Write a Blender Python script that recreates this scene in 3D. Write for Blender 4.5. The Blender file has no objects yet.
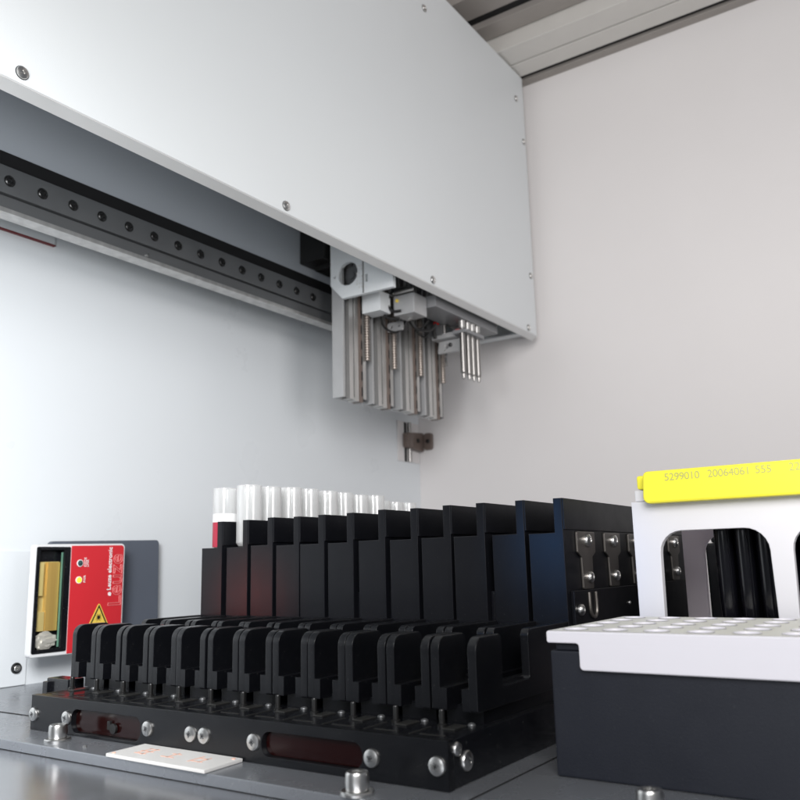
import bpy, bmesh, math, random
from mathutils import Vector, Matrix
random.seed(7)
R = math.radians
S = 0.076            # metres per working unit (the camera stands one unit above the deck)
scene = bpy.context.scene
COL = scene.collection
ORG = {}

# ------------------------------------------------------------------ materials
def mat(name, col, rough=.5, metal=0., bump=0., bscale=300., var=0., vscale=20., spec=.5, emit=None, estr=0.,
        alpha=None, trans=0., rvar=0., stretch=None, coat=0., ior=1.45, dust=0., dcol=(.16, .16, .155)):
    m = bpy.data.materials.new(name); m.use_nodes = True
    nt = m.node_tree; b = nt.nodes['Principled BSDF']
    b.inputs['Base Color'].default_value = (*col, 1)
    b.inputs['Roughness'].default_value = rough
    b.inputs['Metallic'].default_value = metal
    b.inputs['Specular IOR Level'].default_value = spec
    b.inputs['Transmission Weight'].default_value = trans
    b.inputs['IOR'].default_value = ior
    b.inputs['Coat Weight'].default_value = coat
    if alpha is not None: b.inputs['Alpha'].default_value = alpha
    if emit:
        b.inputs['Emission Color'].default_value = (*emit, 1); b.inputs['Emission Strength'].default_value = estr
    tc = nt.nodes.new('ShaderNodeTexCoord')
    src = tc.outputs['Object']
    if stretch:
        mp = nt.nodes.new('ShaderNodeMapping'); mp.inputs['Scale'].default_value = stretch
        nt.links.new(src, mp.inputs['Vector']); src = mp.outputs['Vector']
    if var > 0:
        n = nt.nodes.new('ShaderNodeTexNoise'); n.inputs['Scale'].default_value = vscale; n.inputs['Detail'].default_value = 5
        nt.links.new(src, n.inputs['Vector'])
        mx = nt.nodes.new('ShaderNodeMix'); mx.data_type = 'RGBA'
        mx.inputs['A'].default_value = (*[c * (1 - var) for c in col], 1)
        mx.inputs['B'].default_value = (*[min(1, c * (1 + var)) for c in col], 1)
        nt.links.new(n.outputs['Fac'], mx.inputs['Factor']); nt.links.new(mx.outputs['Result'], b.inputs['Base Color'])
    if dust > 0:
        n = nt.nodes.new('ShaderNodeTexNoise'); n.inputs['Scale'].default_value = 900; n.inputs['Detail'].default_value = 2
        n2 = nt.nodes.new('ShaderNodeTexNoise'); n2.inputs['Scale'].default_value = 45; n2.inputs['Detail'].default_value = 6
        for q in (n, n2): nt.links.new(src, q.inputs['Vector'])
        r1 = nt.nodes.new('ShaderNodeMapRange'); r1.inputs['From Min'].default_value = .66; r1.inputs['From Max'].default_value = .76
        r2_ = nt.nodes.new('ShaderNodeMapRange'); r2_.inputs['From Min'].default_value = .42; r2_.inputs['From Max'].default_value = .75
        nt.links.new(n.outputs['Fac'], r1.inputs['Value']); nt.links.new(n2.outputs['Fac'], r2_.inputs['Value'])
        ad = nt.nodes.new('ShaderNodeMath'); ad.operation = 'MULTIPLY_ADD'; ad.inputs[1].default_value = .10
        nt.links.new(r2_.outputs['Result'], ad.inputs[0]); nt.links.new(r1.outputs['Result'], ad.inputs[2])
        mu = nt.nodes.new('ShaderNodeMath'); mu.operation = 'MULTIPLY'; mu.inputs[1].default_value = dust; mu.use_clamp = True
        nt.links.new(ad.outputs[0], mu.inputs[0])
        md = nt.nodes.new('ShaderNodeMix'); md.data_type = 'RGBA'; md.inputs['A'].default_value = (*col, 1); md.inputs['B'].default_value = (*dcol, 1)
        if b.inputs['Base Color'].links: nt.links.new(b.inputs['Base Color'].links[0].from_socket, md.inputs['A'])
        nt.links.new(mu.outputs[0], md.inputs['Factor']); nt.links.new(md.outputs['Result'], b.inputs['Base Color'])
    if rvar > 0:
        n = nt.nodes.new('ShaderNodeTexNoise'); n.inputs['Scale'].default_value = vscale * 2; n.inputs['Detail'].default_value = 6
        nt.links.new(src, n.inputs['Vector'])
        mr = nt.nodes.new('ShaderNodeMapRange')
        mr.inputs['To Min'].default_value = max(.02, rough - rvar); mr.inputs['To Max'].default_value = rough + rvar
        nt.links.new(n.outputs['Fac'], mr.inputs['Value']); nt.links.new(mr.outputs['Result'], b.inputs['Roughness'])
    if bump > 0:
        n = nt.nodes.new('ShaderNodeTexNoise'); n.inputs['Scale'].default_value = bscale; n.inputs['Detail'].default_value = 3
        nt.links.new(src, n.inputs['Vector'])
        bp = nt.nodes.new('ShaderNodeBump'); bp.inputs['Strength'].default_value = bump; bp.inputs['Distance'].default_value = .0003
        nt.links.new(n.outputs['Fac'], bp.inputs['Height']); nt.links.new(bp.outputs['Normal'], b.inputs['Normal'])
    return m

M = {}
M['wall_cool'] = mat('painted_wall_cool', (.74, .775, .80), .28, bump=.07, bscale=900, var=.012, vscale=7, spec=.4, rvar=.02)
M['wall_warm'] = mat('painted_wall_warm', (.73, .71, .705), .5, bump=.18, bscale=900, var=.03, vscale=7, spec=.3, rvar=.1)
M['ceiling'] = mat('ceiling_panel', (.68, .63, .61), .6, bump=.1, bscale=700, var=.03)
M['paint'] = mat('white_powder_paint', (.70, .73, .745), .45, bump=.22, bscale=1600, var=.02, vscale=9, spec=.4, rvar=.05)
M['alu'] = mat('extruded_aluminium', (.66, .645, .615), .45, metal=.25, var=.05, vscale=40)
M['alu_dark'] = mat('dark_aluminium', (.34, .315, .295), .5, metal=.25, var=.1, vscale=30)  # darker, browner tone than the pale profile
M['alu_strip'] = mat('bright_aluminium', (.50, .495, .485), .32, metal=.75, var=.45, vscale=60, stretch=(2, 2, .25))
M['alu_matte'] = mat('satin_aluminium', (.46, .465, .47), .42, metal=.45, var=.10, vscale=60)
M['beam_grey'] = mat('grey_painted_beam', (.40, .43, .47), .42, bump=.1, bscale=900, var=.04, vscale=10)
M['rail'] = mat('dark_steel_rail', (.13, .135, .14), .38, metal=.4, var=.12, vscale=40, rvar=.08)
M['rail_low'] = mat('dark_rail_foot', (.16, .165, .17), .4, metal=.6, var=.1, vscale=30)
M['void'] = mat('black_gap', (.006, .006, .007), .7)
M['steel'] = mat('polished_steel', (.33, .32, .31), .3, metal=.95, var=.05, vscale=200)
M['screw'] = mat('zinc_screw', (.62, .615, .60), .3, metal=1., var=.18, vscale=400)
M['screw_dark'] = mat('black_oxide_screw', (.05, .05, .05), .3, metal=.8)
M['thread'] = mat('bronze_lead_screw', (.34, .30, .27), .35, metal=.8, var=.2, vscale=300)
M['anod'] = mat('black_anodised', (.0036, .0040, .0055), .30, bump=.12, bscale=2200, var=.2, vscale=60, spec=.5, rvar=.06, dust=.16)
M['anod_rack'] = mat('black_anodised_rack', (.0042, .0046, .0066), .36, bump=.1, bscale=2200, var=.2, vscale=60, spec=.26, rvar=.06, dust=.12)
M['anod_gloss'] = mat('black_anodised_gloss', (.006, .0065, .0085), .22, bump=.06, bscale=1500, var=.2, vscale=60, spec=.55, rvar=.08, dust=.25)
M['anod_edge'] = mat('pale_black_edge', (.06, .06, .058), .3, metal=.6, var=.3, vscale=200)  # paler black, also used for the lit lines on the base top
M['dark_block'] = mat('charcoal_block', (.0095, .0115, .0185), .5, bump=.2, bscale=1800, var=.12, vscale=50, rvar=.06, dust=.07)
M['deck'] = mat('grey_anodised_deck', (.27, .285, .31), .27, metal=.6, bump=.03, bscale=1500, var=.1, vscale=25, rvar=.07, dust=.3, dcol=(.5, .5, .5))
M['deck_low'] = mat('grey_polished_deck', (.40, .41, .43), .24, metal=.85, bump=.02, bscale=1200, var=.1, vscale=18, rvar=.06)
M['red_acryl'] = mat('dark_red_acrylic', (.010, .0016, .0016), .16, spec=.4, var=.3, vscale=40)
M['plate_top'] = mat('grey_beige_top', (.74, .74, .715), .5, var=.03, vscale=30)
M['lip'] = mat('folded_bare_edge', (.66, .67, .67), .35, metal=.25, var=.05, vscale=40)
M['bar_grey'] = mat('mid_grey_bar', (.25, .255, .265), .45, metal=.3, var=.05)
M['plate_white'] = mat('white_polypropylene', (.70, .69, .74), .42, bump=.06, bscale=900, var=.01, spec=.45)
M['rack_white'] = mat('white_rack_plastic', (.80, .80, .835), .4, bump=.05, bscale=900, var=.01, spec=.45)
M['yellow'] = mat('fluorescent_yellow_lid', (.87, .80, .05), .42, bump=.05, bscale=900, var=.015)
M['print_grey'] = mat('grey_ink_print', (.42, .43, .14), .6)
M['tip'] = mat('black_conductive_tip', (.004, .004, .006), .12, spec=.6)
M['scan_grey'] = mat('light_grey_housing', (.74, .75, .76), .42, bump=.08, bscale=1500, var=.012)
M['scan_plate'] = mat('slate_mounting_plate', (.10, .115, .145), .48, bump=.15, bscale=1500, var=.08, vscale=30)
M['red'] = mat('red_label', (.62, .028, .038), .4, var=.04, vscale=60)
M['label_white'] = mat('white_print', (.85, .83, .83), .5)
M['pink_print'] = mat('pale_red_print', (.75, .22, .22), .5)
M['black_print'] = mat('black_print', (.01, .01, .01), .5)
M['hazard'] = mat('hazard_yellow', (.82, .60, .10), .45)
M['gold'] = mat('gold_mirror_block', (.98, .70, .28), .24, metal=.45, var=.25, vscale=16, stretch=(1, 3, .25), rvar=.08)  # stretched streaks put mirror reflections into the colour
M['gold_dark'] = mat('amber_mirror', (.80, .48, .14), .2, metal=.5, var=.45, vscale=40, stretch=(1, 3, .06), rvar=.08)  # amber streaks painted in for vertical reflection bands
M['foil'] = mat('crumpled_foil', (.72, .70, .63), .35, metal=.5, bump=.9, bscale=160, var=.25, vscale=60)
M['pcb'] = mat('green_glass_edge', (.12, .26, .19), .25, var=.15, vscale=40)
M['led_yellow'] = mat('lit_yellow_led', (.9, .8, .05), .4, emit=(1, .86, .02), estr=.9)
M['led_dark'] = mat('dark_led', (.03, .08, .08), .15)
M['led_red'] = mat('red_connector', (.75, .02, .015), .35)
M['hinge'] = mat('brown_plastic_hinge', (.15, .115, .10), .4, var=.2, vscale=60)
M['cable'] = mat('black_cable', (.012, .012, .012), .45)
M['clip'] = mat('brushed_spring_steel', (.20, .185, .17), .36, metal=.85, var=.2, vscale=150, stretch=(1, 1, .1))
M['sticker'] = mat('white_deck_sticker', (.68, .67, .65), .35, var=.04)
M['orange_print'] = mat('faded_orange_print', (.74, .44, .34), .5)
M['blood'] = mat('red_tube_label', (.42, .02, .05), .4)
M['white_lab'] = mat('white_tube_label', (.86, .86, .86), .5)
M['maroon'] = mat('maroon_edge', (.15, .012, .015), .4)
M['acryl'] = mat('pale_panel', (.74, .78, .80), .2, var=.01)

def tube_mat():
    m = bpy.data.materials.new('clear_tube_plastic'); m.use_nodes = True
    nt = m.node_tree; nt.nodes.clear()
    o = nt.nodes.new('ShaderNodeOutputMaterial')
    t = nt.nodes.new('ShaderNodeBsdfTransparent'); t.inputs[0].default_value = (.97, .98, .98, 1)
    g = nt.nodes.new('ShaderNodeBsdfGlossy'); g.inputs['Roughness'].default_value = .08
    d = nt.nodes.new('ShaderNodeBsdfDiffuse'); d.inputs[0].default_value = (.95, .95, .945, 1)
    tl = nt.nodes.new('ShaderNodeBsdfTranslucent'); tl.inputs[0].default_value = (.97, .97, .97, 1)
    fr = nt.nodes.new('ShaderNodeLayerWeight'); fr.inputs['Blend'].default_value = .45
    dm = nt.nodes.new('ShaderNodeMixShader'); dm.inputs[0].default_value = .5
    nt.links.new(d.outputs[0], dm.inputs[1]); nt.links.new(tl.outputs[0], dm.inputs[2])
    a = nt.nodes.new('ShaderNodeMixShader'); 
    mr = nt.nodes.new('ShaderNodeMapRange'); mr.inputs['To Min'].default_value = .42; mr.inputs['To Max'].default_value = .97
    nt.links.new(fr.outputs['Facing'], mr.inputs['Value']); nt.links.new(mr.outputs['Result'], a.inputs[0])
    nt.links.new(t.outputs[0], a.inputs[1]); nt.links.new(dm.outputs[0], a.inputs[2])
    b = nt.nodes.new('ShaderNodeMixShader'); b.inputs[0].default_value = .10
    nt.links.new(a.outputs[0], b.inputs[1]); nt.links.new(g.outputs[0], b.inputs[2])
    nt.links.new(b.outputs[0], o.inputs[0])
    return m
M['tube'] = tube_mat()
def translucent(m, fac, col):
    nt = m.node_tree; o = nt.nodes['Material Output']; p = nt.nodes['Principled BSDF']
    t = nt.nodes.new('ShaderNodeBsdfTranslucent'); t.inputs[0].default_value = (*col, 1)
    x = nt.nodes.new('ShaderNodeMixShader'); x.inputs[0].default_value = fac
    nt.links.new(p.outputs[0], x.inputs[1]); nt.links.new(t.outputs[0], x.inputs[2]); nt.links.new(x.outputs[0], o.inputs['Surface'])
translucent(M['rack_white'], .15, (.85, .82, .85))
M['rack_back'] = mat('white_rack_back', (.88, .84, .87), .4)
translucent(M['rack_back'], .7, (.99, .93, .97))

# ------------------------------------------------------------------ mesh helpers (working units)
def BM(): return bmesh.new()
def merge(dst, src):
    me = bpy.data.meshes.new('t'); src.to_mesh(me); dst.from_mesh(me); bpy.data.meshes.remove(me); src.free()
def box(bm, x0, x1, y0, y1, z0, z1, bev=0., seg=2):
    t = bmesh.new(); bmesh.ops.create_cube(t, size=1)
    for v in t.verts:
        v.co = Vector(((x0 + x1) / 2 + v.co.x * (x1 - x0), (y0 + y1) / 2 + v.co.y * (y1 - y0), (z0 + z1) / 2 + v.co.z * (z1 - z0)))
    if bev: bmesh.ops.bevel(t, geom=t.edges[:], offset=bev, segments=seg, profile=.5, affect='EDGES')
    merge(bm, t); return bm
def cyl(bm, p0, p1, r, seg=20, r2=None, bev=0., caps=True):
    p0 = Vector(p0); p1 = Vector(p1); d = p1 - p0
    t = bmesh.new(); bmesh.ops.create_cone(t, cap_ends=caps, segments=seg, radius1=r, radius2=r if r2 is None else r2, depth=d.length)
    if bev:
        ed = [e for e in t.edges if len(e.link_faces) == 2 and any(len(f.verts) > 4 for f in e.link_faces)]
        bmesh.ops.bevel(t, geom=ed, offset=bev, segments=2, profile=.5, affect='EDGES')
    q = Vector((0, 0, 1)).rotation_difference(d.normalized()).to_matrix().to_4x4()
    bmesh.ops.transform(t, matrix=Matrix.Translation((p0 + p1) / 2) @ q, verts=t.verts); merge(bm, t); return bm
def lathe(bm, c, prof, seg=24, axis='z'):
    rings = []
    for r, h in prof:
        ring = []
        for i in range(seg):
            a = 2 * math.pi * i / seg; u, v = r * math.cos(a), r * math.sin(a)
            ring.append(bm.verts.new({'z': (c[0] + u, c[1] + v, c[2] + h), 'x': (c[0] + h, c[1] + u, c[2] + v), 'y': (c[0] + u, c[1] + h, c[2] + v)}[axis]))
        rings.append(ring)
    for a, b in zip(rings, rings[1:]):
        for i in range(seg): bm.faces.new((a[i], a[(i + 1) % seg], b[(i + 1) % seg], b[i]))
    return bm
def poly_round(pts, rad):
    """closed 2D outline with rounded corners; rad: one number or one per corner"""
    n = len(pts); out = []
    for i in range(n):
        r = rad[i] if isinstance(rad, (list, tuple)) else rad
        p = Vector(pts[i]); a = Vector(pts[i - 1]) - p; b = Vector(pts[(i + 1) % n]) - p
        if r <= 1e-6: out.append(tuple(p)); continue
        ang = a.angle(b); d = min(r / math.tan(ang / 2), a.length * .49, b.length * .49); r_ = d * math.tan(ang / 2)
        c = p + (a.normalized() + b.normalized()).normalized() * (r_ / math.sin(ang / 2))
        s = p + a.normalized() * d - c; e = p + b.normalized() * d - c
        tot = s.angle(e); sg = 1 if s.x * e.y - s.y * e.x > 0 else -1
        for k in range(7):
            t = sg * tot * k / 6; out.append((c.x + s.x * math.cos(t) - s.y * math.sin(t), c.y + s.x * math.sin(t) + s.y * math.cos(t)))
    return out
def circle(cx, cy, r, n=24): return [(cx + r * math.cos(2 * math.pi * i / n), cy + r * math.sin(2 * math.pi * i / n)) for i in range(n)]
def area2(p): return sum(p[i - 1][0] * p[i][1] - p[i][0] * p[i - 1][1] for i in range(len(p)))
AX = {'yz': lambda u, v, w: (w, u, v), 'xz': lambda u, v, w: (u, w, v), 'xy': lambda u, v, w: (u, v, w)}
def prism(bm, plane, outer, w0, w1, holes=(), bev=0.):
    cu = bpy.data.curves.new('t', 'CURVE'); cu.dimensions = '2D'; cu.fill_mode = 'BOTH'
    cu.extrude = (w1 - w0) / 2 - bev; cu.bevel_depth = bev; cu.offset = -bev; cu.bevel_resolution = 1
    for k, pts in enumerate([outer] + list(holes)):
        ccw = area2(pts) > 0
        if ccw != (k == 0): pts = pts[::-1]
        sp = cu.splines.new('POLY'); sp.points.add(len(pts) - 1); sp.use_cyclic_u = True
        for q, p in zip(sp.points, pts): q.co = (p[0], p[1], 0, 1)
    curve_to(bm, cu, lambda u, v, w: AX[plane](u, v, (w0 + w1) / 2 + w)); return bm
def curve_to(bm, cu, fn):
    ob = bpy.data.objects.new('t', cu); COL.objects.link(ob)
    dg = bpy.context.evaluated_depsgraph_get(); dg.update()
    me = bpy.data.meshes.new_from_object(ob.evaluated_get(dg))
    for v in me.vertices: v.co = fn(*v.co)
    t = bmesh.new(); t.from_mesh(me); bmesh.ops.remove_doubles(t, verts=t.verts, dist=1e-5)
    bmesh.ops.recalc_face_normals(t, faces=t.faces); merge(bm, t)
    bpy.data.objects.remove(ob); bpy.data.curves.remove(cu); bpy.data.meshes.remove(me)
def text(bm, body, fn, size, outline=0., align='LEFT', spacing=1., bold=0., extr=.002):
    cu = bpy.data.curves.new('t', 'FONT'); cu.body = body; cu.size = size; cu.align_x = align; cu.space_character = spacing
    if outline: cu.fill_mode = 'NONE'; cu.bevel_depth = outline; cu.bevel_resolution = 0; cu.extrude = 0
    else: cu.extrude = extr; cu.offset = bold
    curve_to(bm, cu, fn); return bm
def tube(bm, pts, r, seg=10, sub=6):
    P = [Vector(p) for p in pts]; path = []
    for i in range(len(P) - 1):
        a, b, c, d = P[max(i - 1, 0)], P[i], P[i + 1], P[min(i + 2, len(P) - 1)]
        for k in range(sub):
            t = k / sub
            path.append(.5 * ((2 * b) + (c - a) * t + (2 * a - 5 * b + 4 * c - d) * t * t + (3 * b - a - 3 * c + d) * t ** 3))
    path.append(P[-1]); rings = []
    for i, p in enumerate(path):
        d = (path[min(i + 1, len(path) - 1)] - path[max(i - 1, 0)]).normalized()
        u = d.orthogonal().normalized() if i == 0 else (u - d * u.dot(d)).normalized()
        v = d.cross(u)
        rings.append([bm.verts.new(p + r * (math.cos(2 * math.pi * k / seg) * u + math.sin(2 * math.pi * k / seg) * v)) for k in range(seg)])
    for a, b in zip(rings, rings[1:]):
        for k in range(seg): bm.faces.new((a[k], a[(k + 1) % seg], b[(k + 1) % seg], b[k]))
    bm.faces.new(rings[0][::-1]); bm.faces.new(rings[-1]); return bm

# ------------------------------------------------------------------ object helpers
def obj(name, bm, m, parent=None, angle=35):
    bmesh.ops.recalc_face_normals(bm, faces=bm.faces)
    vs = [v.co for v in bm.verts]
    if parent is None:
        org = Vector(((min(v.x for v in vs) + max(v.x for v in vs)) / 2, (min(v.y for v in vs) + max(v.y for v in vs)) / 2, min(v.z for v in vs)))
    else: org = ORG[parent.name]
    for v in bm.verts: v.co = (v.co - org) * S
    me = bpy.data.meshes.new(name); bm.to_mesh(me); bm.free()
    me.polygons.foreach_set('use_smooth', [True] * len(me.polygons)); me.set_sharp_from_angle(angle=R(angle))
    o = bpy.data.objects.new(name, me); COL.objects.link(o); me.materials.append(M[m]); ORG[o.name] = org
    wn = o.modifiers.new('weighted_normal', 'WEIGHTED_NORMAL'); wn.mode = 'FACE_AREA'; wn.weight = 100; wn.keep_sharp = True
    if parent is None: o.location = org * S
    else: o.parent = parent
    return o
def tag(o, label=None, cat=None, group=None, kind=None):
    if label: o['label'] = label
    if cat: o['category'] = cat
    if group: o['group'] = group
    if kind: o['kind'] = kind
    return o
def thing(name, label, cat, loc, group=None):
    o = bpy.data.objects.new(name, None); COL.objects.link(o); o.location = Vector(loc) * S; o.empty_display_size = .005
    ORG[o.name] = Vector(loc); return tag(o, label, cat, group)
def dup(root, delta, label=None, skip=()):
    def cp(o, par):
        c = o.copy(); COL.objects.link(c); ORG[c.name] = ORG[o.name]
        if par: c.parent = par
        for ch in o.children:
            if ch.name.split('.')[0] not in skip: cp(ch, c)
        return c
    r = cp(root, None); r.location = root.location + Vector(delta) * S
    if label: r['label'] = label
    return r
def screw_head(bm, p, axis, r=.05, h=.03, cross=True):
    """pan head screw with a cross recess, head pointing along axis ('+x','-y','+z')"""
    s = 1 if axis[0] == '+' else -1; a = axis[1]
    prof = [(r, 0), (r, .35 * h), (r * .92, .68 * h), (r * .66, .93 * h), (r * .30, h), (r * .22, .55 * h), (0.0005, .5 * h)]
    lathe(bm, p, [(q, s * t) for q, t in prof], 20, a)
    if cross:
        # four small ribs round the recess read as a driven cross slot
        for k in range(4):
            an = math.pi / 4 + k * math.pi / 2; u, v = .42 * r * math.cos(an), .42 * r * math.sin(an); e = .10 * r
            if a == 'x': box(bm, p[0] + s * .8 * h - .002, p[0] + s * .8 * h + .004, p[1] + u - e, p[1] + u + e, p[2] + v - e, p[2] + v + e)
            elif a == 'y': box(bm, p[0] + u - e, p[0] + u + e, p[1] + s * .8 * h - .002, p[1] + s * .8 * h + .004, p[2] + v - e, p[2] + v + e)
            else: box(bm, p[0] + u - e, p[0] + u + e, p[1] + v - e, p[1] + v + e, p[2] + s * .8 * h - .002, p[2] + s * .8 * h + .004)
    return bm

# ================================================================== the setting
XW, YW, ZC = -7.387, 11.47, 9.35
tag(obj('deck', box(BM(), XW - .3, 3.2, 3.105, YW + .3, -.06, 0, .008), 'deck'), kind='structure')
b = box(BM(), XW - .3, 3.2, -1.6, 3.3, -.35, -.062)
tag(obj('lower_deck', b, 'deck_low'), kind='structure')
b = box(BM(), XW - .25, XW, -1.6, YW + .2, -.35, ZC + .4)
tag(obj('wall_left', b, 'wall_cool'), 'cool white painted side wall carrying the red scanner', 'wall', kind='structure')
b = box(BM(), XW + .001, .5, YW, YW + .25, -.30, ZC + .4)
tag(obj('wall_right', b, 'wall_warm'), 'plain warm white painted wall behind the yellow lid', 'wall', kind='structure')
tag(obj('ceiling', box(BM(), XW + .002, .5, 5.5, YW - .002, ZC, ZC + .3), 'ceiling'), kind='structure')
# seams of the deck: thin dark joints
b = BM(); box(b, XW, -5.28, 3.668, 3.684, .0006, .003)
box(b, -1.935, -1.925, 3.12, 4.7, .0006, .003); box(b, -1.92, 0.9, 3.30, 3.308, .0006, .003)
tag(obj('deck_seam', b, 'void'), kind='structure')

# ------------------------------------------------------------------ overhead profiles
t = thing('ceiling_profile', 'pale aluminium ceiling profile running along the warm wall top', 'profile', (-2, 11.3, 8.65))
b = BM(); box(b, XW + .01, .45, 10.84, 11.19, 8.65, ZC - .002, .012)
box(b, XW + .01, .45, 10.39, 10.815, 8.655, ZC - .002, .012); box(b, XW + .01, .45, 10.6, 11.4, 8.80, ZC - .004)
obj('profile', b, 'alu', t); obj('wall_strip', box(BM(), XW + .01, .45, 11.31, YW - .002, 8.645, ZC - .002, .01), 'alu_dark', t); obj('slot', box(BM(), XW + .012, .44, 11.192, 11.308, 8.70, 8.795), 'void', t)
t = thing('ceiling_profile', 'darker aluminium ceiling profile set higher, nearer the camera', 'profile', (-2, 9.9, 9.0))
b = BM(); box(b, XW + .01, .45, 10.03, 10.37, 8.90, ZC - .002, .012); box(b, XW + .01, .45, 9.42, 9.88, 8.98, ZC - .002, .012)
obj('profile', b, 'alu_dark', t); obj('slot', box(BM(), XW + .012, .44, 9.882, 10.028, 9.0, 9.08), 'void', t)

# ================================================================== gantry cover and beam
XC, ZB = -5.043, 4.335
t = thing('gantry_cover', 'large light grey sheet metal cover over the travelling heads', 'cover', (XC, 5.5, ZB))
obj('front_panel', box(BM(), XC - .03, XC, -1.5, 11.2, ZB, 8.62, .008), 'paint', t)
obj('bottom_lip', prism(BM(), 'xz', [(XC - .001, ZB - .002), (XC - .012, ZB - .002), (XC - .095, ZB - .048), (XC - .084, ZB - .062), (XC + .001, ZB - .014)], -1.5, 11.19), 'lip', t)
b = BM(); box(b, XW + .35, XC - .032, 11.16, 11.2, ZB + .035, 8.6, .004); box(b, XW + .55, XC - .14, 11.03, 11.158, ZB + .036, ZB + .06)
obj('end_panel', b, 'paint', t)
obj('top_panel', box(BM(), XW + .02, XC - .032, -1.5, 11.155, 8.585, 8.615), 'paint', t)
for y, z in [(2.874, 4.416), (5.592, 4.408), (8.251, 4.40), (10.92, 4.40), (11.10, 5.259), (11.13, 7.486), (10.93, 8.40), (8.256, 8.40), (10.93, 8.13), (8.256, 8.142)][:8]:
    if z == 8.40: z = 8.137
    obj('screw', screw_head(BM(), (XC, y, z), '+x', .046, .022), 'screw', t)
    obj('washer', lathe(BM(), (XC, y, z), [(.050, .0), (.050, .004), (.044, .005)], 20, 'x'), 'screw_dark', t)

t = thing('gantry_beam', 'dark horizontal beam with a bolted slide rail under the cover', 'beam', (-6.6, 4, 4.0))
obj('back_panel', box(BM(), -6.78, -6.66, -1.5, 11.1, 4.50, 8.5), 'beam_grey', t)
b = BM(); box(b, -6.655, -6.50, -1.5, 11.0, 4.222, 4.475, .008); obj('slide_rail', b, 'rail', t)
b = BM(); box(b, -6.655, -6.515, -1.5, 11.0, 4.095, 4.205, .006); obj('rail_foot', b, 'rail_low', t)
obj('drip_strip', box(BM(), -6.66, -6.497, -1.5, 11.0, 4.05, 4.092, .004), 'alu_strip', t)
obj('shaded_gap_strip', box(BM(), -6.659, -6.652, -1.5, 11.0, 4.477, 4.68), 'void', t)  # black strip stands in for the shaded gap above the rail
for i in range(-3, 14):
    y = 3.663 + i * .3118
    obj('bolt', lathe(lathe(BM(), (-6.50, y, 4.343), [(.044, 0), (.044, .010), (.037, .016), (.026, .016), (.024, .003), (.0005, .002)], 18, 'x'),
                      (-6.50, y, 4.343), [(.052, .002), (.045, .003)], 18, 'x'), 'screw_dark', t)
obj('indicator', lathe(BM(), (-6.515, 5.15, 4.12), [(.02, 0), (.02, .01), (.0005, .014)], 12, 'x'), 'screw', t)
b = BM(); box(b, -6.64, -6.25, 7.62, 8.2, 4.78, 5.8, .02); box(b, -6.55, -6.22, 7.80, 8.3, 4.72, 5.6, .02)  # black blocks imitate the dark shade of the recess near the head
tag(obj('recess_shade_block', b, 'cable'), 'black block imitating the recess shade behind the bracket under the cover', 'shade block')

# ================================================================== heads
t = thing('carriage_bracket', 'light grey bracket plate with a large round hole at the rail end', 'bracket', (-5.8, 7.74, 4.2))
o_ = [(-6.20, 5.3), (-6.20, 4.415), (-6.02, 4.222), (-5.26, 4.215), (-5.26, 5.3)]
obj('plate', prism(BM(), 'xz', o_, 7.70, 7.76, [circle(-5.93, 4.525, .15, 32), circle(-6.137, 4.52, .02, 14), [(-5.665, 4.36), (-5.63, 4.36), (-5.63, 4.46), (-5.665, 4.46)]], .004), 'paint', t)
obj('fold_line', box(BM(), -5.70, -5.68, 7.692, 7.698, 4.225, 4.75), 'alu_strip', t)
b = BM()
for k in range(4):
    for j in range(7):
        if (k * 3 + j) % 5: box(b, -5.79 + k * .035, -5.782 + k * .035, 7.695, 7.699, 4.30 + j * .045, 4.322 + j * .045)
obj('etched_scale', b, 'alu', t)
obj('pulley', lathe(lathe(BM(), (-5.93, 7.80, 4.525), [(.12, .06), (.12, 0), (.10, -.01), (.05, -.01), (.045, -.03), (.0005, -.032)], 28, 'y'), (-5.93, 7.86, 4.525), [(.15, 0), (.0005, .001)], 24, 'y'), 'rail', t)
obj('screw', screw_head(BM(), (-5.64, 7.70, 4.66), '-y', .03, .02), 'screw_dark', t)
obj('screw', screw_head(BM(), (-5.36, 7.70, 4.50), '-y', .03, .02), 'screw_dark', t)

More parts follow.
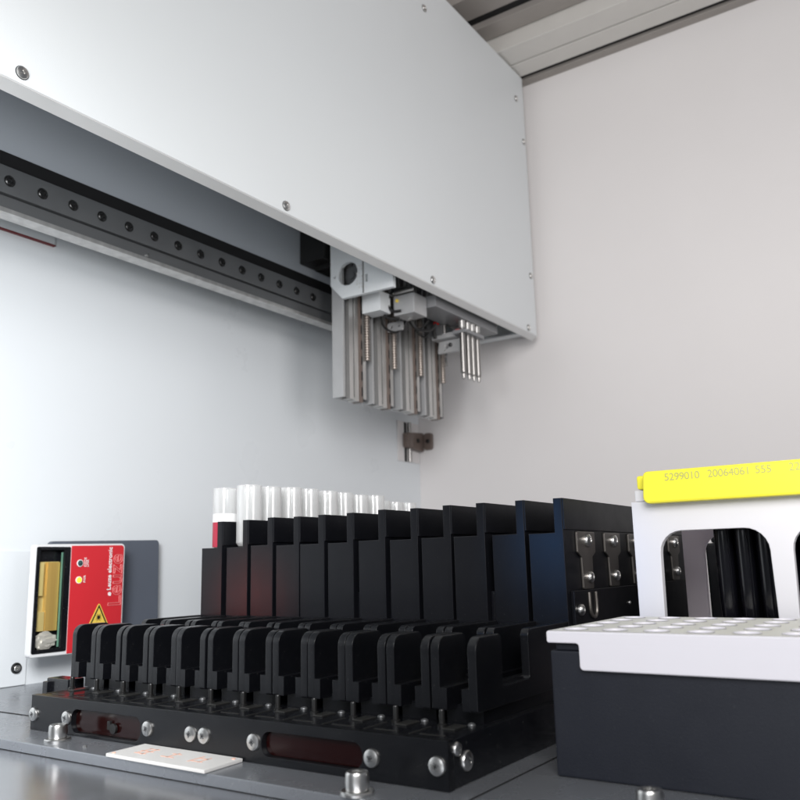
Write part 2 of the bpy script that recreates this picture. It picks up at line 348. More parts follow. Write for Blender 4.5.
chan0 = None
def channel():
    t = thing('pipetting_channel', 'first of the four hanging aluminium channels, beneath the round-holed bracket', 'channel', (-6.1, 7.95, 2.99), 'pipetting channels hanging in a row')
    b = BM(); box(b, -6.20, -6.035, 7.722, 7.76, 3.0, 4.9, .003); box(b, -6.20, -6.16, 7.76, 8.27, 3.0, 4.9, .003)
    obj('frame', b, 'alu_matte', t)
    obj('web', box(BM(), -6.158, -6.10, 7.765, 7.868, 3.02, 4.9, .003), 'rail', t)
    b = BM(); box(b, -6.158, -6.05, 7.87, 7.955, 3.0, 4.9, .004); box(b, -6.158, -6.04, 7.960, 8.045, 2.985, 4.9, .004)
    obj('guide_rail', b, 'alu_strip', t)
    b = BM(); box(b, -6.157, -6.03, 8.052, 8.108, 2.98, 4.9)
    for k in range(9): box(b, -6.0295, -6.022, 8.058, 8.072, 3.05 + k * .2, 3.2 + k * .2)
    obj('slotted_strip', b, 'hinge', t)
    b = BM()
    for k in range(9): box(b, -6.0295, -6.024, 8.080, 8.100, 3.06 + k * .2, 3.17 + k * .2)
    obj('slots', b, 'void', t)
    obj('gap_seal', box(BM(), -6.157, -6.046, 7.9555, 7.9585, 3.03, 4.9), 'void', t)
    obj('rear_web', box(BM(), -6.157, -6.09, 8.192, 8.30, 3.03, 4.9, .003), 'rail', t)
    obj('edge_rail', box(BM(), -6.157, -6.035, 8.125, 8.19, 3.03, 4.9, .004), 'alu_strip', t)
    obj('end_stop', box(BM(), -6.15, -6.05, 8.13, 8.18, 3.0, 3.026), 'screw_dark', t)
    b = BM(); y = 8.16
    prof = []
    for k in range(31): prof += [(.040, k * .034), (.040, k * .034 + .012), (.026, k * .034 + .017), (.026, k * .034 + .029)]
    lathe(b, (-5.99, y, 3.52), [(.0005, -.005)] + prof, 14); obj('lead_screw', b, 'thread', t)
    return t
ch = channel()
for dy, dz, lab in [(.60, 0, 'second of the four hanging aluminium channels, counted from the bracket'), (1.24, .02, 'third of the four hanging aluminium channels, counted from the bracket'),
                    (1.83, .02, 'last of the four hanging aluminium channels, farthest from the bracket')]:
    dup(ch, (0, dy, dz), lab)

t = thing('valve_block', 'grey block with a bright cylinder and looped black hoses under the cover', 'valve block', (-5.5, 8.3, 4.05))
obj('block', box(BM(), -5.67, -5.36, 8.30, 8.60, 4.07, 4.33, .012), 'alu_matte', t)
obj('cylinder', cyl(BM(), (-5.66, 8.36, 4.39), (-5.37, 8.36, 4.39), .055, 24, bev=.008), 'steel', t)
obj('fitting', cyl(cyl(BM(), (-5.76, 8.36, 4.39), (-5.665, 8.36, 4.39), .03, 14), (-5.72, 8.36, 4.39), (-5.69, 8.36, 4.39), .042, 6), 'screw', t)
obj('back_box', box(BM(), -5.98, -5.70, 8.05, 8.28, 4.10, 4.36, .01), 'paint', t)
obj('button', cyl(BM(), (-5.61, 8.302, 4.26), (-5.61, 8.285, 4.26), .022, 14), 'hazard', t)
for pts in ([(-5.76, 8.27, 4.36), (-5.80, 8.24, 4.22), (-5.74, 8.26, 4.06), (-5.58, 8.30, 4.02)], [(-5.70, 8.27, 4.34), (-5.73, 8.24, 4.24), (-5.66, 8.26, 4.13), (-5.55, 8.29, 4.12)],
            [(-5.55, 8.5, 4.06), (-5.52, 8.6, 3.94), (-5.45, 8.8, 3.96), (-5.42, 8.9, 4.06)]):
    obj('hose', tube(BM(), pts, .018), 'cable', t)

for pts in ([(-5.62, 8.62, 4.30), (-5.70, 8.70, 4.12), (-5.66, 8.86, 4.02), (-5.58, 8.98, 4.16)], [(-5.75, 8.9, 4.35), (-5.78, 8.95, 4.1), (-5.72, 9.1, 3.98), (-5.66, 9.22, 4.16)],
            [(-5.86, 8.28, 4.12), (-5.88, 8.4, 3.98), (-5.82, 8.6, 3.96), (-5.76, 8.7, 4.12)]):
    obj('hose', tube(BM(), pts, .015), 'cable', t)
obj('fixing_plate', prism(BM(), 'xz', poly_round([(-5.98, 3.98), (-5.74, 3.98), (-5.74, 4.10), (-5.98, 4.10)], .02), 8.60, 8.63, [circle(-5.92, 4.04, .018), circle(-5.80, 4.04, .018)], .003), 'alu_matte', t)
obj('nut', cyl(BM(), (-5.52, 8.45, 4.075), (-5.52, 8.45, 4.03), .035, 6), 'screw', t)
t = thing('needle_carrier', 'grey horizontal arm holding four steel needles under the cover', 'arm', (-5.3, 9.3, 4.0))
obj('long_bar', box(BM(), -5.62, -5.24, 8.62, 10.3, 4.20, 4.36, .01), 'bar_grey', t)
obj('screw', screw_head(BM(), (-5.56, 9.50, 3.93), '-y', .03, .02), 'screw_dark', t)
obj('clamp', box(BM(), -5.42, -5.22, 9.33, 9.84, 4.02, 4.07, .006), 'bar_grey', t)
obj('shelf', box(BM(), -5.80, -5.43, 9.40, 9.86, 4.01, 4.08, .008), 'alu_matte', t)
obj('lower_plate', prism(BM(), 'xz', poly_round([(-5.77, 3.83), (-5.36, 3.83), (-5.30, 3.90), (-5.30, 4.0), (-5.74, 4.0)], .02), 9.50, 9.55, [circle(-5.62, 3.92, .035), circle(-5.66, 3.865, .015)], .004), 'alu_matte', t)
obj('bracket', box(BM(), -5.86, -5.62, 9.38, 9.42, 4.06, 4.32, .006), 'rail', t)
obj('pillar', cyl(BM(), (-5.62, 9.45, 4.08), (-5.62, 9.45, 4.22), .025, 14), 'steel', t)
obj('pillar', cyl(BM(), (-5.78, 9.42, 4.07), (-5.78, 9.42, 4.14), .022, 14), 'steel', t)
obj('connector', box(BM(), -5.48, -5.39, 9.50, 9.58, 4.09, 4.135, .008), 'led_red', t)
obj('connector', box(BM(), -5.70, -5.64, 9.30, 9.36, 4.20, 4.235, .006), 'led_red', t)
obj('hose', tube(BM(), [(-5.56, 9.42, 4.2), (-5.5, 9.44, 4.15), (-5.42, 9.5, 4.17), (-5.36, 9.52, 4.20)], .012), 'cable', t)
obj('hose', tube(BM(), [(-5.74, 9.36, 4.2), (-5.73, 9.36, 4.1), (-5.72, 9.37, 4.02)], .024), 'cable', t)
nd0 = None
for i, y in enumerate((9.375, 9.525, 9.65, 9.785)):
    lab = ['steel needle nearest the hanging channels, first of four', 'second steel needle from the hanging channels', 'third steel needle from the hanging channels', 'steel needle farthest from the hanging channels'][i]
    if nd0 is None:
        nd0 = thing('needle', lab, 'needle', (-5.3, y, 3.40), 'steel needles under the cover')
        obj('shaft', lathe(BM(), (-5.3, y, 3.39), [(.0005, 0), (.018, .01), (.025, .05), (.025, .075), (.037, .09), (.039, .66), (.028, .665), (.028, .70)], 18), 'steel', nd0)
        obj('collar', lathe(BM(), (-5.3, y, 3.39), [(.028, .701), (.043, .70), (.045, .80), (.034, .81)], 18), 'alu_strip', nd0)
        obj('upper_tube', cyl(BM(), (-5.3, y, 4.20), (-5.3, y, 4.62), .034, 16), 'steel', nd0)
    else: dup(nd0, (0, y - 9.375, (0, .006, .011, .02)[i]), lab)

# ------------------------------------------------------------------ hinge in the corner
t = thing('corner_hinge', 'brown two-leaf hinge block in the wall corner', 'hinge', (-7.2, 11.2, 2.63))
obj('backing_plate', box(BM(), XW + .001, XW + .02, 10.82, 11.44, 2.62, 3.27, .004), 'wall_warm', t)
obj('pin', cyl(BM(), (-7.33, 11.1, 2.62), (-7.33, 11.1, 3.26), .03, 14), 'steel', t)
obj('shadow_slot', box(BM(), XW + .021, XW + .024, 11.0, 11.06, 2.62, 3.26), 'void', t)
b = BM(); prism(b, 'yz', poly_round([(10.95, 2.84), (11.43, 2.80), (11.43, 3.12), (10.95, 3.08)], .04), XW + .025, XW + .12, (), .012)
cyl(b, (-7.30, 11.1, 2.85), (-7.30, 11.1, 3.08), .06, 16)
prism(b, 'xz', poly_round([(-7.26, 2.83), (-7.10, 2.83), (-7.10, 3.11), (-7.26, 3.11)], .05), 11.40, 11.465, (), .012)
obj('leaf', b, 'hinge', t)
obj('screw', screw_head(BM(), (-7.262, 11.25, 2.97), '+x', .035, .02), 'screw_dark', t)
obj('screw', screw_head(BM(), (-7.17, 11.40, 2.97), '-y', .035, .02), 'screw_dark', t)

# ------------------------------------------------------------------ wall panels
t = thing('access_panel', 'flat white lower panel with one screw left of the scanner', 'panel', (-7.38, 3.9, 0))
obj('panel', box(BM(), XW + .001, XW + .014, -1.2, 4.645, .004, 1.212, .003), 'wall_cool', t)
obj('screw', screw_head(BM(), (XW + .014, 4.545, .158), '+x', .05, .025), 'screw_dark', t)
obj('screw', screw_head(BM(), (XW + .014, 4.545, .158), '+x', .038, .03), 'screw', t)
t = thing('wall_flap', 'pale wall flap with a dark red bottom edge below the rail', 'flap', (-7.38, 3.0, 4.2))
obj('panel', box(BM(), XW + .001, XW + .035, -1.0, 4.67, 4.285, 4.62, .004), 'acryl', t)
obj('edge_seal', box(BM(), XW + .0015, XW + .045, -1.0, 4.672, 4.268, 4.282, .003), 'maroon', t)
obj('screw', screw_head(BM(), (XW + .035, 4.56, 4.40), '+x', .02, .012), 'screw_dark', t)

# ================================================================== barcode scanner
XS = -7.037
tag(obj('scanner_mount', prism(BM(), 'yz', poly_round([(4.76, .34), (6.07, .34), (6.05, 1.325), (4.76, 1.30)], [0, 0, .04, .04]), XW + .05, XW + .115, (), .006), 'scan_plate'),
    'dark slate mounting plate behind the red scanner on the wall', 'mounting plate')
t = thing('barcode_scanner', 'light grey barcode scanner with a red front and golden window', 'scanner', (-7.15, 4.95, .27))
out = poly_round([(4.455, .266), (5.02, .262), (5.16, .45), (5.43, .45), (5.43, 1.275), (4.455, 1.262)], [.03, .02, .02, .03, .04, .03])
win = poly_round([(4.475, .30), (4.80, .30), (4.80, 1.232), (4.475, 1.232)], .015)
obj('housing', prism(BM(), 'yz', out, XS - .08, XS, [win], .008), 'scan_grey', t)
wf = obj('window_frame', prism(BM(), 'yz', poly_round([(4.470, .296), (4.815, .296), (4.815, 1.24), (4.470, 1.24)], .015), XS - .03, XS + .008,
     [poly_round([(4.503, .33), (4.752, .33), (4.752, 1.21), (4.503, 1.21)], .008)], .003), 'anod_gloss', t)
obj('recess_back', box(BM(), XS - .078, XS - .070, 4.476, 4.80, .30, 1.232), 'anod_gloss', t)
b = BM(); box(b, XS - .062, XS - .018, 4.508, 4.565, .80, 1.10, .004); box(b, XS - .062, XS - .03, 4.508, 4.60, .487, .66, .004)
obj('gold_block', b, 'gold', t)
obj('mirror_wheel', prism(BM(), 'xy', [(XS - .062, 4.60), (XS - .036, 4.612), (XS - .026, 4.67), (XS - .034, 4.735), (XS - .062, 4.742)], .487, 1.10), 'gold_dark', t)
obj('gold_back', box(BM(), XS - .069, XS - .063, 4.50, 4.745, .485, 1.105), 'gold', t)
b = BM(); bmesh.ops.create_icosphere(b, subdivisions=3, radius=.12)
for v in b.verts:
    n = v.co.normalized(); k = 1 + .25 * math.sin(9 * n.x + 4 * n.y) * math.cos(7 * n.z) + random.uniform(-.10, .10)
    v.co = Vector((XS - .042 + n.x * .026 * k, 4.625 + n.y * .11 * k, .40 + n.z * .075 * k))
obj('foil', b, 'foil', t, angle=20)
obj('circuit_edge', box(BM(), XS - .028, XS - .012, 4.738, 4.748, .34, 1.19), 'pcb', t)
obj('red_panel', prism(BM(), 'yz', poly_round([(4.825, .272), (5.015, .272), (5.155, .467), (5.412, .467), (5.412, 1.258), (4.825, 1.250)], [0, .02, .02, .02, .03, 0]), XS - .004, XS + .006, (), .001), 'red', t)
fn = lambda y0, z0, x: (lambda u, v, w: (x + w, y0 - v, z0 + u))
obj('wordmark', text(BM(), 'Leuze', fn(5.395, .665, XS + .008), .215, outline=.0035, spacing=1.0), 'pink_print', t)
obj('small_lettering', text(BM(), 'Leuze electronic', fn(5.272, .825, XS + .009), .062, bold=.0012), 'label_white', t)
b = BM(); cyl(b, (XS + .004, 5.262, .79), (XS + .010, 5.262, .79), .018, 16); text(b, 'a', fn(5.275, .77, XS + .011), .05); obj('emblem', b, 'label_white', t)
b = prism(BM(), 'yz', poly_round([(5.035, .50), (5.262, .50), (5.1485, .715)], .012), XS + .004, XS + .010); tri = obj('warning_triangle', b, 'hazard', t)
o2 = [(5.052, .51), (5.245, .51), (5.1485, .693)]; i2 = [(5.072, .522), (5.225, .522), (5.1485, .668)]
obj('border', prism(BM(), 'yz', o2, XS + .008, XS + .0125, [i2]), 'black_print', tri)
b = BM(); cyl(b, (XS + .008, 5.1485, .575), (XS + .013, 5.1485, .575), .014, 16)
for k in range(12):
    a = k * math.pi / 6; l = .045 if k % 3 else .032
    pts = [(5.1485 + .004 * math.cos(a + 1.57), .575 + .004 * math.sin(a + 1.57)), (5.1485 + l * math.cos(a), .575 + l * math.sin(a)), (5.1485 - .004 * math.cos(a + 1.57), .575 - .004 * math.sin(a + 1.57))]
    prism(b, 'yz', pts, XS + .008, XS + .0125)
obj('laser_burst', b, 'black_print', tri)
for (y, z, m_, nm) in ((4.917, 1.088, 'led_dark', 'status_light'), (4.913, .932, 'led_yellow', 'status_light')):
    o = obj(nm, lathe(BM(), (XS + .006, y, z), [(.034, 0), (.034, .006), (.027, .008)], 20, 'x'), 'label_white', t)
    obj('lens', lathe(BM(), (XS + .006, y, z), [(.026, .002), (.024, .012), (.012, .018), (.0005, .02)], 18, 'x'), m_, o)
    o['label'] = 'unlit dark status light' if m_ == 'led_dark' else 'lit yellow status light'
b = BM(); text(b, 'CODE', fn(4.985, 1.052, XS + .009), .032); text(b, 'LINK', fn(5.012, 1.052, XS + .009), .032); text(b, 'PWR', fn(4.985, .905, XS + .009), .032)
obj('light_lettering', b, 'label_white', t)

# ================================================================== rack base
t = thing('rack_base', 'long black base block with silver screws and dark red windows', 'base', (-3.67, 3.375, 0))
obj('body', box(BM(), -5.27, -2.07, 3.43, 8.3, .001, .214, .006), 'anod_gloss', t)
h1 = poly_round([(-4.835, .02), (-4.172, .02), (-4.172, .158), (-4.835, .158)], .055)
h2 = poly_round([(-3.205, .042), (-2.548, .042), (-2.548, .165), (-3.205, .165)], .055)
obj('front_plate', prism(BM(), 'xz', [(-5.272, .001), (-2.068, .001), (-2.068, .217), (-5.272, .217)], 3.375, 3.429, [h1, h2], .004), 'anod', t)
for x0, x1, z0, z1 in ((-4.83, -4.18, .022, .156), (-3.20, -2.553, .044, .163)):
    obj('red_window', prism(BM(), 'xz', poly_round([(x0, z0), (x1, z0), (x1, z1), (x0, z1)], .052), 3.408, 3.426), 'red_acryl', t)
def cross(p, axis, r, h, parent, rot):
    b = BM(); c, n = math.cos(rot), math.sin(rot)
    for u, v in ((c, n), (-n, c)):
        L, W = .42 * r, .10 * r
        pts = [(L * u - W * -v, L * v - W * u), (L * u + W * -v, L * v + W * u), (-L * u + W * -v, -L * v + W * u), (-L * u - W * -v, -L * v - W * u)]
        if axis == '-y': prism(b, 'xz', [(p[0] + q, p[2] + w) for q, w in pts], p[1] - h * 1.03, p[1] - h * .5)
        else: prism(b, 'yz', [(p[1] + q, p[2] + w) for q, w in pts], p[0] + h * .5, p[0] + h * 1.03)
    obj('cross_recess', b, 'rail_low', parent)
for k, (x, z) in enumerate([(-5.233, .098), (-4.879, .101), (-4.102, .102), (-3.739, .104), (-3.631, .105), (-3.258, .106), (-2.49, .104), (-2.125, .107)]):
    o = obj('screw', screw_head(BM(), (x, 3.375, z), '-y', .044, .02, False), 'screw', t); cross((x, 3.375, z), '-y', .044, .02, o, .35 + k * .9)
for k, (y, z, r) in enumerate([(3.452, .17, .032), (3.54, .104, .046)]):
    o = obj('screw', screw_head(BM(), (-2.07, y, z), '+x', r, .018, False), 'screw', t); cross((-2.07, y, z), '+x', r, .018, o, .6 + k)
b = BM(); cyl(b, (-4.44, 3.40, .07), (-4.44, 3.385, .07), .03, 14); box(b, -4.50, -4.47, 3.39, 3.41, .06, .11, .004); obj('sensor', b, 'screw_dark', t)
b = BM()
for i in range(12):
    x = -5.262 + i * .2655; box(b, x + .06, x + .20, 3.47, 3.482, .2142, .2165); box(b, x + .01, x + .022, 3.45, 3.64, .2142, .2165)
obj('lit_slot_lines', b, 'anod_edge', t)  # pale strips imitate lit slot edges on the base top

tag(obj('end_stop_block', box(box(BM(), -5.655, -5.40, 3.73, 3.86, .0, .262, .008), -5.66, -5.60, 3.70, 3.74, .0, .24, .006), 'anod_gloss'), 'small black stop block left of the first guide', 'stop block')

# ------------------------------------------------------------------ guide channels
P, XG = .2710, -5.337
ORD = ['first', 'second', 'third', 'fourth', 'fifth', 'sixth', 'seventh', 'eighth', 'ninth', 'tenth', 'eleventh', 'last']
def guide(x0):
    t = thing('guide_channel', '', 'guide', (x0, 3.7, .216), 'black guide channels in a row')
    prof = [(3.70, .283), (4.86, .283), (4.86, .638), (4.29, .638), (4.29, .375), (3.975, .375), (3.975, .640), (3.70, .640)]
    rr = [.012, 0, .01, .04, .02, .02, .04, .07]
    for s, nm in ((0, 'side_wall'), (1, 'side_wall')):
        a = x0 + .004 if s == 0 else x0 + P - .053
        obj(nm, prism(BM(), 'yz', poly_round(prof, rr), a, a + .049, (), .0045), 'anod', t)
    b = BM(); box(b, x0 + .044, x0 + .092, 3.7006, 4.85, .286, .392, .0015); obj('ledge', b, 'anod', t)
    b = BM(); box(b, x0 + P - .092, x0 + P - .044, 3.7006, 4.85, .286, .392, .0015); obj('ledge', b, 'anod', t)
    obj('support', box(BM(), x0 + .03, x0 + P - .03, 3.80, 4.9, .2145, .3), 'anod', t)
    obj('locating_pin', lathe(BM(), (x0 + .085, 3.66, .2145), [(.024, 0), (.024, .012), (.015, .016), (.015, .075), (.012, .082), (.0005, .083)], 14), 'screw_dark', t)
    obj('screw', screw_head(BM(), (x0 + .20, 3.75, .2145), '+z', .020, .012), 'rail_low', t)
    obj('spring_plate', box(BM(), x0 + .12, x0 + .19, 3.60, 3.72, .2145, .222, .002), 'anod_edge', t)
    return t
g0 = guide(XG)
def glabel(i):
    if i == 0: return 'black two-post guide channel at the scanner end of the row'
    if i == 11: return 'black guide channel nearest the white perforated plate, its notched side showing'
    return '%s black two-post guide channel counting from the scanner end' % ORD[i]
g0['label'] = glabel(0)
for i in range(1, 12): dup(g0, (i * P + random.uniform(-.0015, .0015), random.uniform(-.006, .006), 0), glabel(i))

# ------------------------------------------------------------------ tall racks
XR, PR = -5.295, .2704
def rack(x0):
    t = thing('tube_rack', '', 'rack', (x0, 4.85, .30), 'black tube racks standing in a row')
    obj('body', prism(BM(), 'xz', [(x0, .30), (x0 + .236, .30), (x0 + .236, 1.384), (x0 + .1775, 1.384), (x0 + .1775, 1.172), (x0, 1.172)], 4.85, 7.95, (), .005), 'anod_rack', t)
    obj('top_strip', box(BM(), x0 + .2362, x0 + .246, 4.853, 7.948, 1.19, 1.383, .002), 'anod_rack', t)
    obj('foot_rail', box(BM(), x0 + .2365, x0 + .262, 4.90, 7.94, .302, .815, .004), 'anod_rack', t)
    return t
r0 = rack(XR)
def rlabel(i):
    if i == 0: return 'black tube rack at the scanner end, filled with clear tubes'
    if i == 11: return 'black tube rack nearest the yellow lid, metal clips along its side'
    return '%s black tube rack counting from the scanner end' % ORD[i]
r0['label'] = rlabel(0)
for i in range(1, 12):
    rk = dup(r0, (i * PR, random.uniform(-.02, .02) if i < 11 else 0, random.uniform(-.006, .006) if i < 11 else 0), rlabel(i))
# side clips of the last rack
xe = XR + 11 * PR + .2375
ORG[rk.name] = Vector((XR + 11 * PR, 4.85, .30))
for k in range(5):
    y = 5.175 + .48 * k
    b = BM(); prism(b, 'yz', poly_round([(y - .15, 1.18), (y + .15, 1.18), (y + .15, 1.05), (y + .09, 1.02), (y + .085, .82), (y - .085, .82), (y - .09, 1.02), (y - .15, 1.05)], .012), xe, xe + .014, (), .003)
    c = obj('clip', b, 'clip', rk)
    obj('screw', screw_head(BM(), (xe + .014, y + .005, 1.125), '+x', .042, .03), 'screw', c)
    obj('screw', screw_head(BM(), (xe + .014, y + .012, .892), '+x', .036, .03), 'screw', c)
    b = tube(BM(), [(xe + .03, y - .05, .80), (xe + .032, y - .045, .68), (xe + .032, y + .01, .645), (xe + .032, y + .055, .68), (xe + .03, y + .06, .80)], .012, 8)
    if k: b.free()
    else: obj('hook_wire', b, 'clip', rk)
obj('screw', screw_head(BM(), (xe + .026, 4.97, .70), '+x', .035, .03), 'screw', rk)
obj('screw', screw_head(BM(), (xe + .026, 5.86, .70), '+x', .012, .012, False), 'screw', rk)

# ------------------------------------------------------------------ clear tubes in the first racks
def glass_tube(x, y, top):
    b = BM()
    lathe(b, (x, y, 0), [(.0005, 1.174), (.085, 1.175), (.104, 1.20), (.104, top - .005), (.098, top), (.092, top - .005), (.092, 1.21), (.075, 1.19), (.0005, 1.188)], 28)
    return b
tx = XR + .085
t = thing('sample_tube', 'frontmost clear tube, with a white band and red label', 'tube', (tx, 5.03, 1.173), 'clear tubes standing in the racks')
obj('glass', glass_tube(tx, 5.03, 1.672), 'tube', t)
obj('white_band', lathe(BM(), (tx, 5.03, 0), [(.1055, 1.386), (.1065, 1.386), (.1065, 1.456), (.1055, 1.456)], 28), 'white_lab', t)
obj('red_label', lathe(BM(), (tx, 5.03, 0), [(.1055, 1.18), (.1062, 1.18), (.1062, 1.385), (.1055, 1.385)], 28), 'blood', t)
ref = None
for k in range(1, 12):
    y = 5.03 + .252 * k
    lab = 'clear open tube in the far row, in the black rack at the scanner end'
    if ref is None: ref = tag(obj('sample_tube', glass_tube(tx, y, 1.672), 'tube'), lab, 'tube', 'clear tubes standing in the racks'); y0 = y
    else: dup(ref, (0, y - y0, random.uniform(-.004, .004)), lab)

tx2 = tx + PR
for k in range(8):
    dup(ref, (tx2 - tx, 5.03 + .252 * k - y0 + random.uniform(-.012, .012), .012 + random.uniform(-.008, .008)), 'clear open tube standing in the second black rack from the scanner')
# ================================================================== dark block and perforated plate
t = thing('heating_block', 'matte charcoal block under the white perforated plate', 'block', (-1, 3.87, 0))
obj('body', box(BM(), -1.772, .02, 3.872, 4.95, .001, .575, .012), 'dark_block', t)
obj('top_rim', box(BM(), -1.745, -.01, 3.885, 4.93, .576, .606, .006), 'dark_block', t)
t = thing('perforated_plate', 'white plate with rows of round holes on the charcoal block', 'plate', (-.9, 3.84, .49))
x0, x1, y0, y1, zt = -1.775, .03, 3.845, 4.955, .668
def holed_top(nx, ny, px, py, ox, oy, r):
    b = BM(); m = 8
    for i in range(nx):
        for j in range(ny):
            cx, cy = ox + i * px, oy + j * py; per = []
            for k in range(m): per.append((-px / 2 + px * k / m, -py / 2))
            for k in range(m): per.append((px / 2, -py / 2 + py * k / m))
            for k in range(m): per.append((px / 2 - px * k / m, py / 2))
            for k in range(m): per.append((-px / 2, py / 2 - py * k / m))
            sq = [b.verts.new((cx + u, cy + v, zt)) for u, v in per]
            ci = []; lo = []
            for u, v in per:
                h = math.hypot(u, v); ci.append(b.verts.new((cx + r * u / h, cy + r * v / h, zt))); lo.append(b.verts.new((cx + r * u / h, cy + r * v / h, zt - .03)))
            n = len(per)
            for k in range(n):
                q = (k + 1) % n
                b.faces.new((sq[k], sq[q], ci[q], ci[k])); b.faces.new((ci[k], ci[q], lo[q], lo[k]))
    bmesh.ops.remove_doubles(b, verts=b.verts, dist=1e-4)
    return b
nx, ny, px_, py_ = 9, 5, .1995, .2165
ox, oy = x0 + .006 + px_ / 2, y0 + .01 + py_ / 2
obj('perforated_top', holed_top(nx, ny, px_, py_, ox, oy, .062), 'plate_top', t)
wl = None
for i in range(nx):
    for j in range(ny):
        if wl is None:
            wl = obj('well', lathe(BM(), (ox, oy, 0), [(.0615, zt + .002), (.058, zt + .004), (.054, zt - .01), (.050, zt - .03), (.0005, zt - .032)], 26), 'plate_white', t)
        else:
            c = wl.copy(); COL.objects.link(c); c.parent = t; c.location = (i * px_ * S, j * py_ * S, 0)
b = BM(); prism(b, 'xy', [(x0, y0 + .024), (x1, y0 + .024), (x1, y1), (x0, y1)], .612, zt - .002, [[(x0 + .02, y0 + .05), (x1 - .02, y0 + .05), (x1 - .02, y1 - .02), (x0 + .02, y1 - .02)]], .006)
prism(b, 'xz', poly_round([(x0, .612), (-1.612, .612), (-1.612, .49), (-.13, .49), (-.13, .612), (x1, .612), (x1, zt), (x0, zt)], [.012, .015, .02, .02, .015, .012, .012, .012]), y0, y0 + .026, (), .006)
obj('skirt', b, 'plate_white', t)

# ================================================================== white tip rack with yellow lid
t = thing('tip_box', 'tall white box with rounded side windows below the yellow lid', 'box', (-.9, 5.6, 0))
def winp(xa): return poly_round([(xa, .30), (xa + .635, .30), (xa + .62, 1.158), (xa + .012, 1.158)], [.06, .06, .13, .13])
def wall_(xl, xr): return [(xl, .001), (xr, .001), (xr, 1.342), (xl + .004, 1.342)]
holes = [winp(-1.567), winp(-.835)]
obj('front_wall', prism(BM(), 'xz', wall_(-1.717, .02), 5.05, 5.105, holes, .006), 'rack_white', t)
obj('back_wall', prism(BM(), 'xz', wall_(-1.752, .02), 6.20, 6.255, [winp(-1.612), winp(-.87)], .006), 'rack_back', t)
obj('rim', box(box(BM(), -1.69, .0, 5.06, 6.24, 1.344, 1.412, .006), -1.716, -1.66, 5.106, 6.199, 1.25, 1.342, .004), 'rack_white', t)
t = thing('yellow_lid', 'fluorescent yellow lid strip with printed numbers on the white box', 'lid', (-.8, 5.0, 1.32))
obj('front_skirt', prism(BM(), 'xz', poly_round([(-1.617, 1.322), (.0, 1.322), (.0, 1.516), (-1.605, 1.516)], [.04, .02, .02, .03]), 4.975, 5.04, (), .014), 'yellow', t)
obj('top', box(BM(), -1.668, -.01, 5.042, 6.23, 1.414, 1.500, .015), 'yellow', t)
fc = lambda x, z: (lambda u, v, w: (x + u, 4.9735 - w, z + v))
b = BM()
for s, x, z in (('5299010', -1.475, 1.452), ('20064061', -1.225, 1.4535), ('555', -.965, 1.455), ('22', -.79, 1.456)):
    text(b, s, fc(x, z), .062, spacing=.95, extr=.0004)
obj('printed_numbers', b, 'print_grey', t)

b = BM(); box(b, -1.95, .05, 7.6, 8.8, .001, 1.12, .02); box(b, -1.91, .01, 7.64, 8.76, 1.12, 1.215, .02)
tag(obj('dark_backing_box', b, 'anod'), 'plain black backing box seen through the white box windows, behind the tips', 'backing box')  # plain box added so the back windows look dark
lab = 'glossy black pipette tip inside the white windowed box'
ref = None
for j in range(3):
    for i in range(9):
        x, y = -1.25 + i * .118 + (.0 if j % 2 == 0 else .01), 5.31 + j * .118
        if ref is None:
            ref = tag(obj('pipette_tip', lathe(BM(), (x, y, 0), [(.0005, .02), (.02, .02), (.044, .55), (.052, .80), (.054, 1.19), (.0005, 1.19)], 22), 'tip'), lab, 'pipette tip', 'black tips inside the white box'); q0 = (x, y)
        else: dup(ref, (x - q0[0], y - q0[1], 0))

# ================================================================== small things on the deck
def thumb(x, y, lab, first=[None]):
    if first[0] is None:
        t = thing('thumb_screw', lab, 'screw', (x, y, 0), 'steel screws standing on the deck')
        obj('head', lathe(BM(), (x, y, 0), [(.052, .018), (.054, .03), (.056, .05), (.054, .085), (.048, .096), (.026, .096), (.024, .07), (.0005, .068)], 24), 'screw', t)
        obj('washer', lathe(BM(), (x, y, 0), [(.078, .0005), (.078, .012), (.072, .017), (.040, .017)], 26), 'screw', t)
        first[0] = (t, x, y); return t
    t, a, c = first[0]; return dup(t, (x - a, y - c, 0), lab)
thumb(-4.76, 3.235, 'steel screw on the deck before the scanner end of the base')
thumb(-2.42, 3.165, 'steel screw on the deck below the right red window')
thumb(-1.20, 3.49, 'steel screw on the deck before the charcoal block')
t = thing('deck_sticker', 'small white sticker plate with faded marks in front of the base', 'sticker', (-3.7, 3.2, 0))
obj('plate', prism(BM(), 'xy', [(-4.105, 3.095), (-3.315, 3.085), (-3.330, 3.365), (-4.115, 3.368)], .0015, .02, (), .003), 'sticker', t)
b = BM()
for cx, dv in ((-3.93, [(0, 0, .10, .012), (0, .05, .08, .01), (0, -.05, .09, .012), (.02, 0, .012, .13), (-.03, .01, .01, .10)]),
               (-3.72, [(0, .03, .07, .010), (0, -.04, .10, .012), (.0, 0, .012, .10)]),
               (-3.52, [(-.02, 0, .012, .12), (.02, .02, .06, .012), (.03, -.04, .08, .010), (.045, 0, .01, .10)])):
    for u, v, a, c in dv: box(b, cx + u - a / 2, cx + u + a / 2, 3.235 + v - c / 2, 3.235 + v + c / 2, .0195, .0212)
obj('faded_marks', b, 'orange_print', t)
for x, y in ((-4.07, 3.12), (-3.36, 3.33)): obj('rivet', lathe(BM(), (x, y, .0195), [(.012, 0), (.010, .004), (.0005, .005)], 12), 'orange_print', t)
tag(obj('loose_crumb', lathe(BM(), (-4.44, 3.20, .0), [(.012, 0), (.010, .010), (.0005, .012)], 8), 'screw'), 'tiny bright crumb on the deck left of the white sticker', 'crumb')

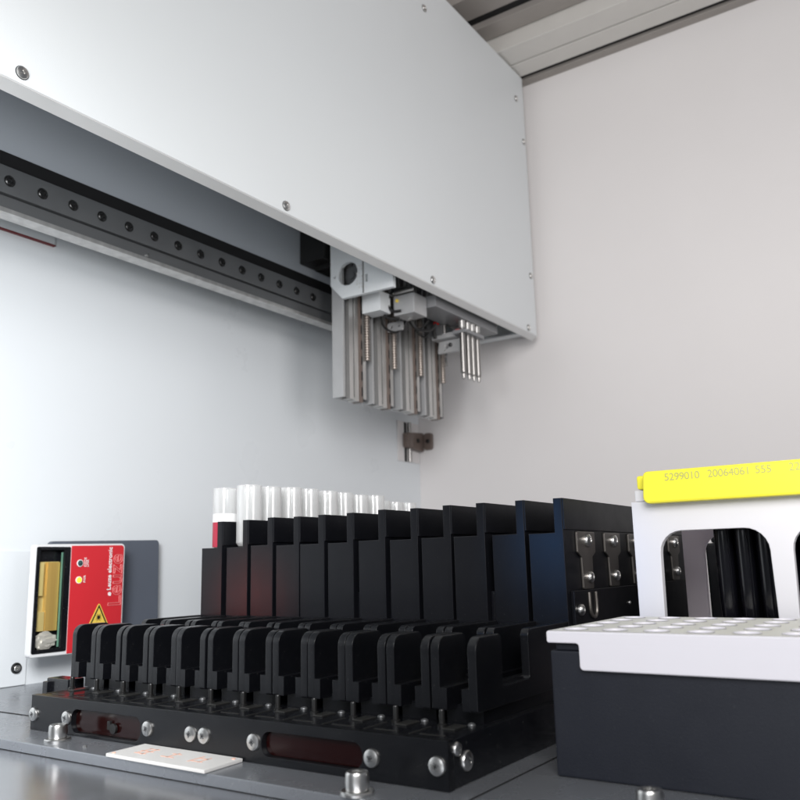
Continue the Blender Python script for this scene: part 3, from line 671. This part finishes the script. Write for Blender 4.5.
# ================================================================== camera
yaw, pit, rol = R(34.03357565), R(11.21995524), R(-1.42113233)
F = Vector((-math.sin(yaw) * math.cos(pit), math.cos(yaw) * math.cos(pit), math.sin(pit)))
Rt = Vector((math.cos(yaw), math.sin(yaw), 0)); U = Rt.cross(F)
r2 = math.cos(rol) * Rt + math.sin(rol) * U; u2 = -math.sin(rol) * Rt + math.cos(rol) * U
cam = bpy.data.cameras.new('camera'); co = bpy.data.objects.new('camera', cam); COL.objects.link(co)
mw = Matrix((r2, u2, -F)).transposed().to_4x4(); mw.translation = Vector((0, 0, 1)) * S; co.matrix_world = mw
cam.sensor_width = 36; cam.lens = 829.8757 / 800 * 36; cam.clip_start = .005; cam.clip_end = 50
cam.dof.use_dof = True; cam.dof.focus_distance = 5.6 * S; cam.dof.aperture_fstop = 19
scene.camera = co

# ================================================================== light
w = bpy.data.worlds.new('World'); scene.world = w; w.use_nodes = True
bg = w.node_tree.nodes['Background']; bg.inputs[0].default_value = (.86, .92, 1.0, 1); bg.inputs[1].default_value = .16
def area(name, loc, tgt, size, power, col=(1, 1, 1), sy=None, spread=180):
    l = bpy.data.lights.new(name, 'AREA'); l.energy = power; l.color = col; l.size = size * S
    if sy: l.shape = 'RECTANGLE'; l.size_y = sy * S
    l.spread = R(spread)
    o = bpy.data.objects.new(name, l); COL.objects.link(o); o.location = Vector(loc) * S
    o.rotation_euler = (Vector(tgt) - Vector(loc)).to_track_quat('-Z', 'Y').to_euler(); return o
area('key_lamp', (1.6, -2.6, 5.4), (-4.6, 7.5, 4.2), 4.5, 4.8, (1, .975, .96))
area('wall_fill', (-2.9, .6, 2.7), (-7.4, 3.7, 1.2), 1.6, .78, (.97, .985, 1), spread=120)  # added fill, brightens the lower part of the left wall
area('side_bounce_fill', (1.2, 4.6, 3.0), (-4.6, 11.4, 4.2), 3.0, .6, (1, .955, .95), spread=120)  # added fill standing in for bounce on the warm wall and ceiling
area('front_lamp', (-.8, -4.0, 2.6), (-2.5, 6, 1.0), 2.5, .45, (.93, .96, 1))
area('blue_tint_light', (-4.5, -.5, 2.2), (-2.1, 4.85, 1.0), .3, .0021, (.12, .40, 1), spread=10)  # narrow light added to tint the end racks blue
area('red_tint_light', (-6.9, 2.3, .8), (-4.85, 4.9, .75), .3, .0008, (1, .1, .06), .4, spread=16)  # unseen red light added to tint the racks by the scanner
vs = scene.view_settings; vs.view_transform = 'Standard'; vs.look = 'None'; vs.exposure = 0; vs.gamma = 1
scene.cycles.use_denoising = True; scene.cycles.max_bounces = 10; scene.cycles.transparent_max_bounces = 40
scene.cycles.sample_clamp_indirect = 6
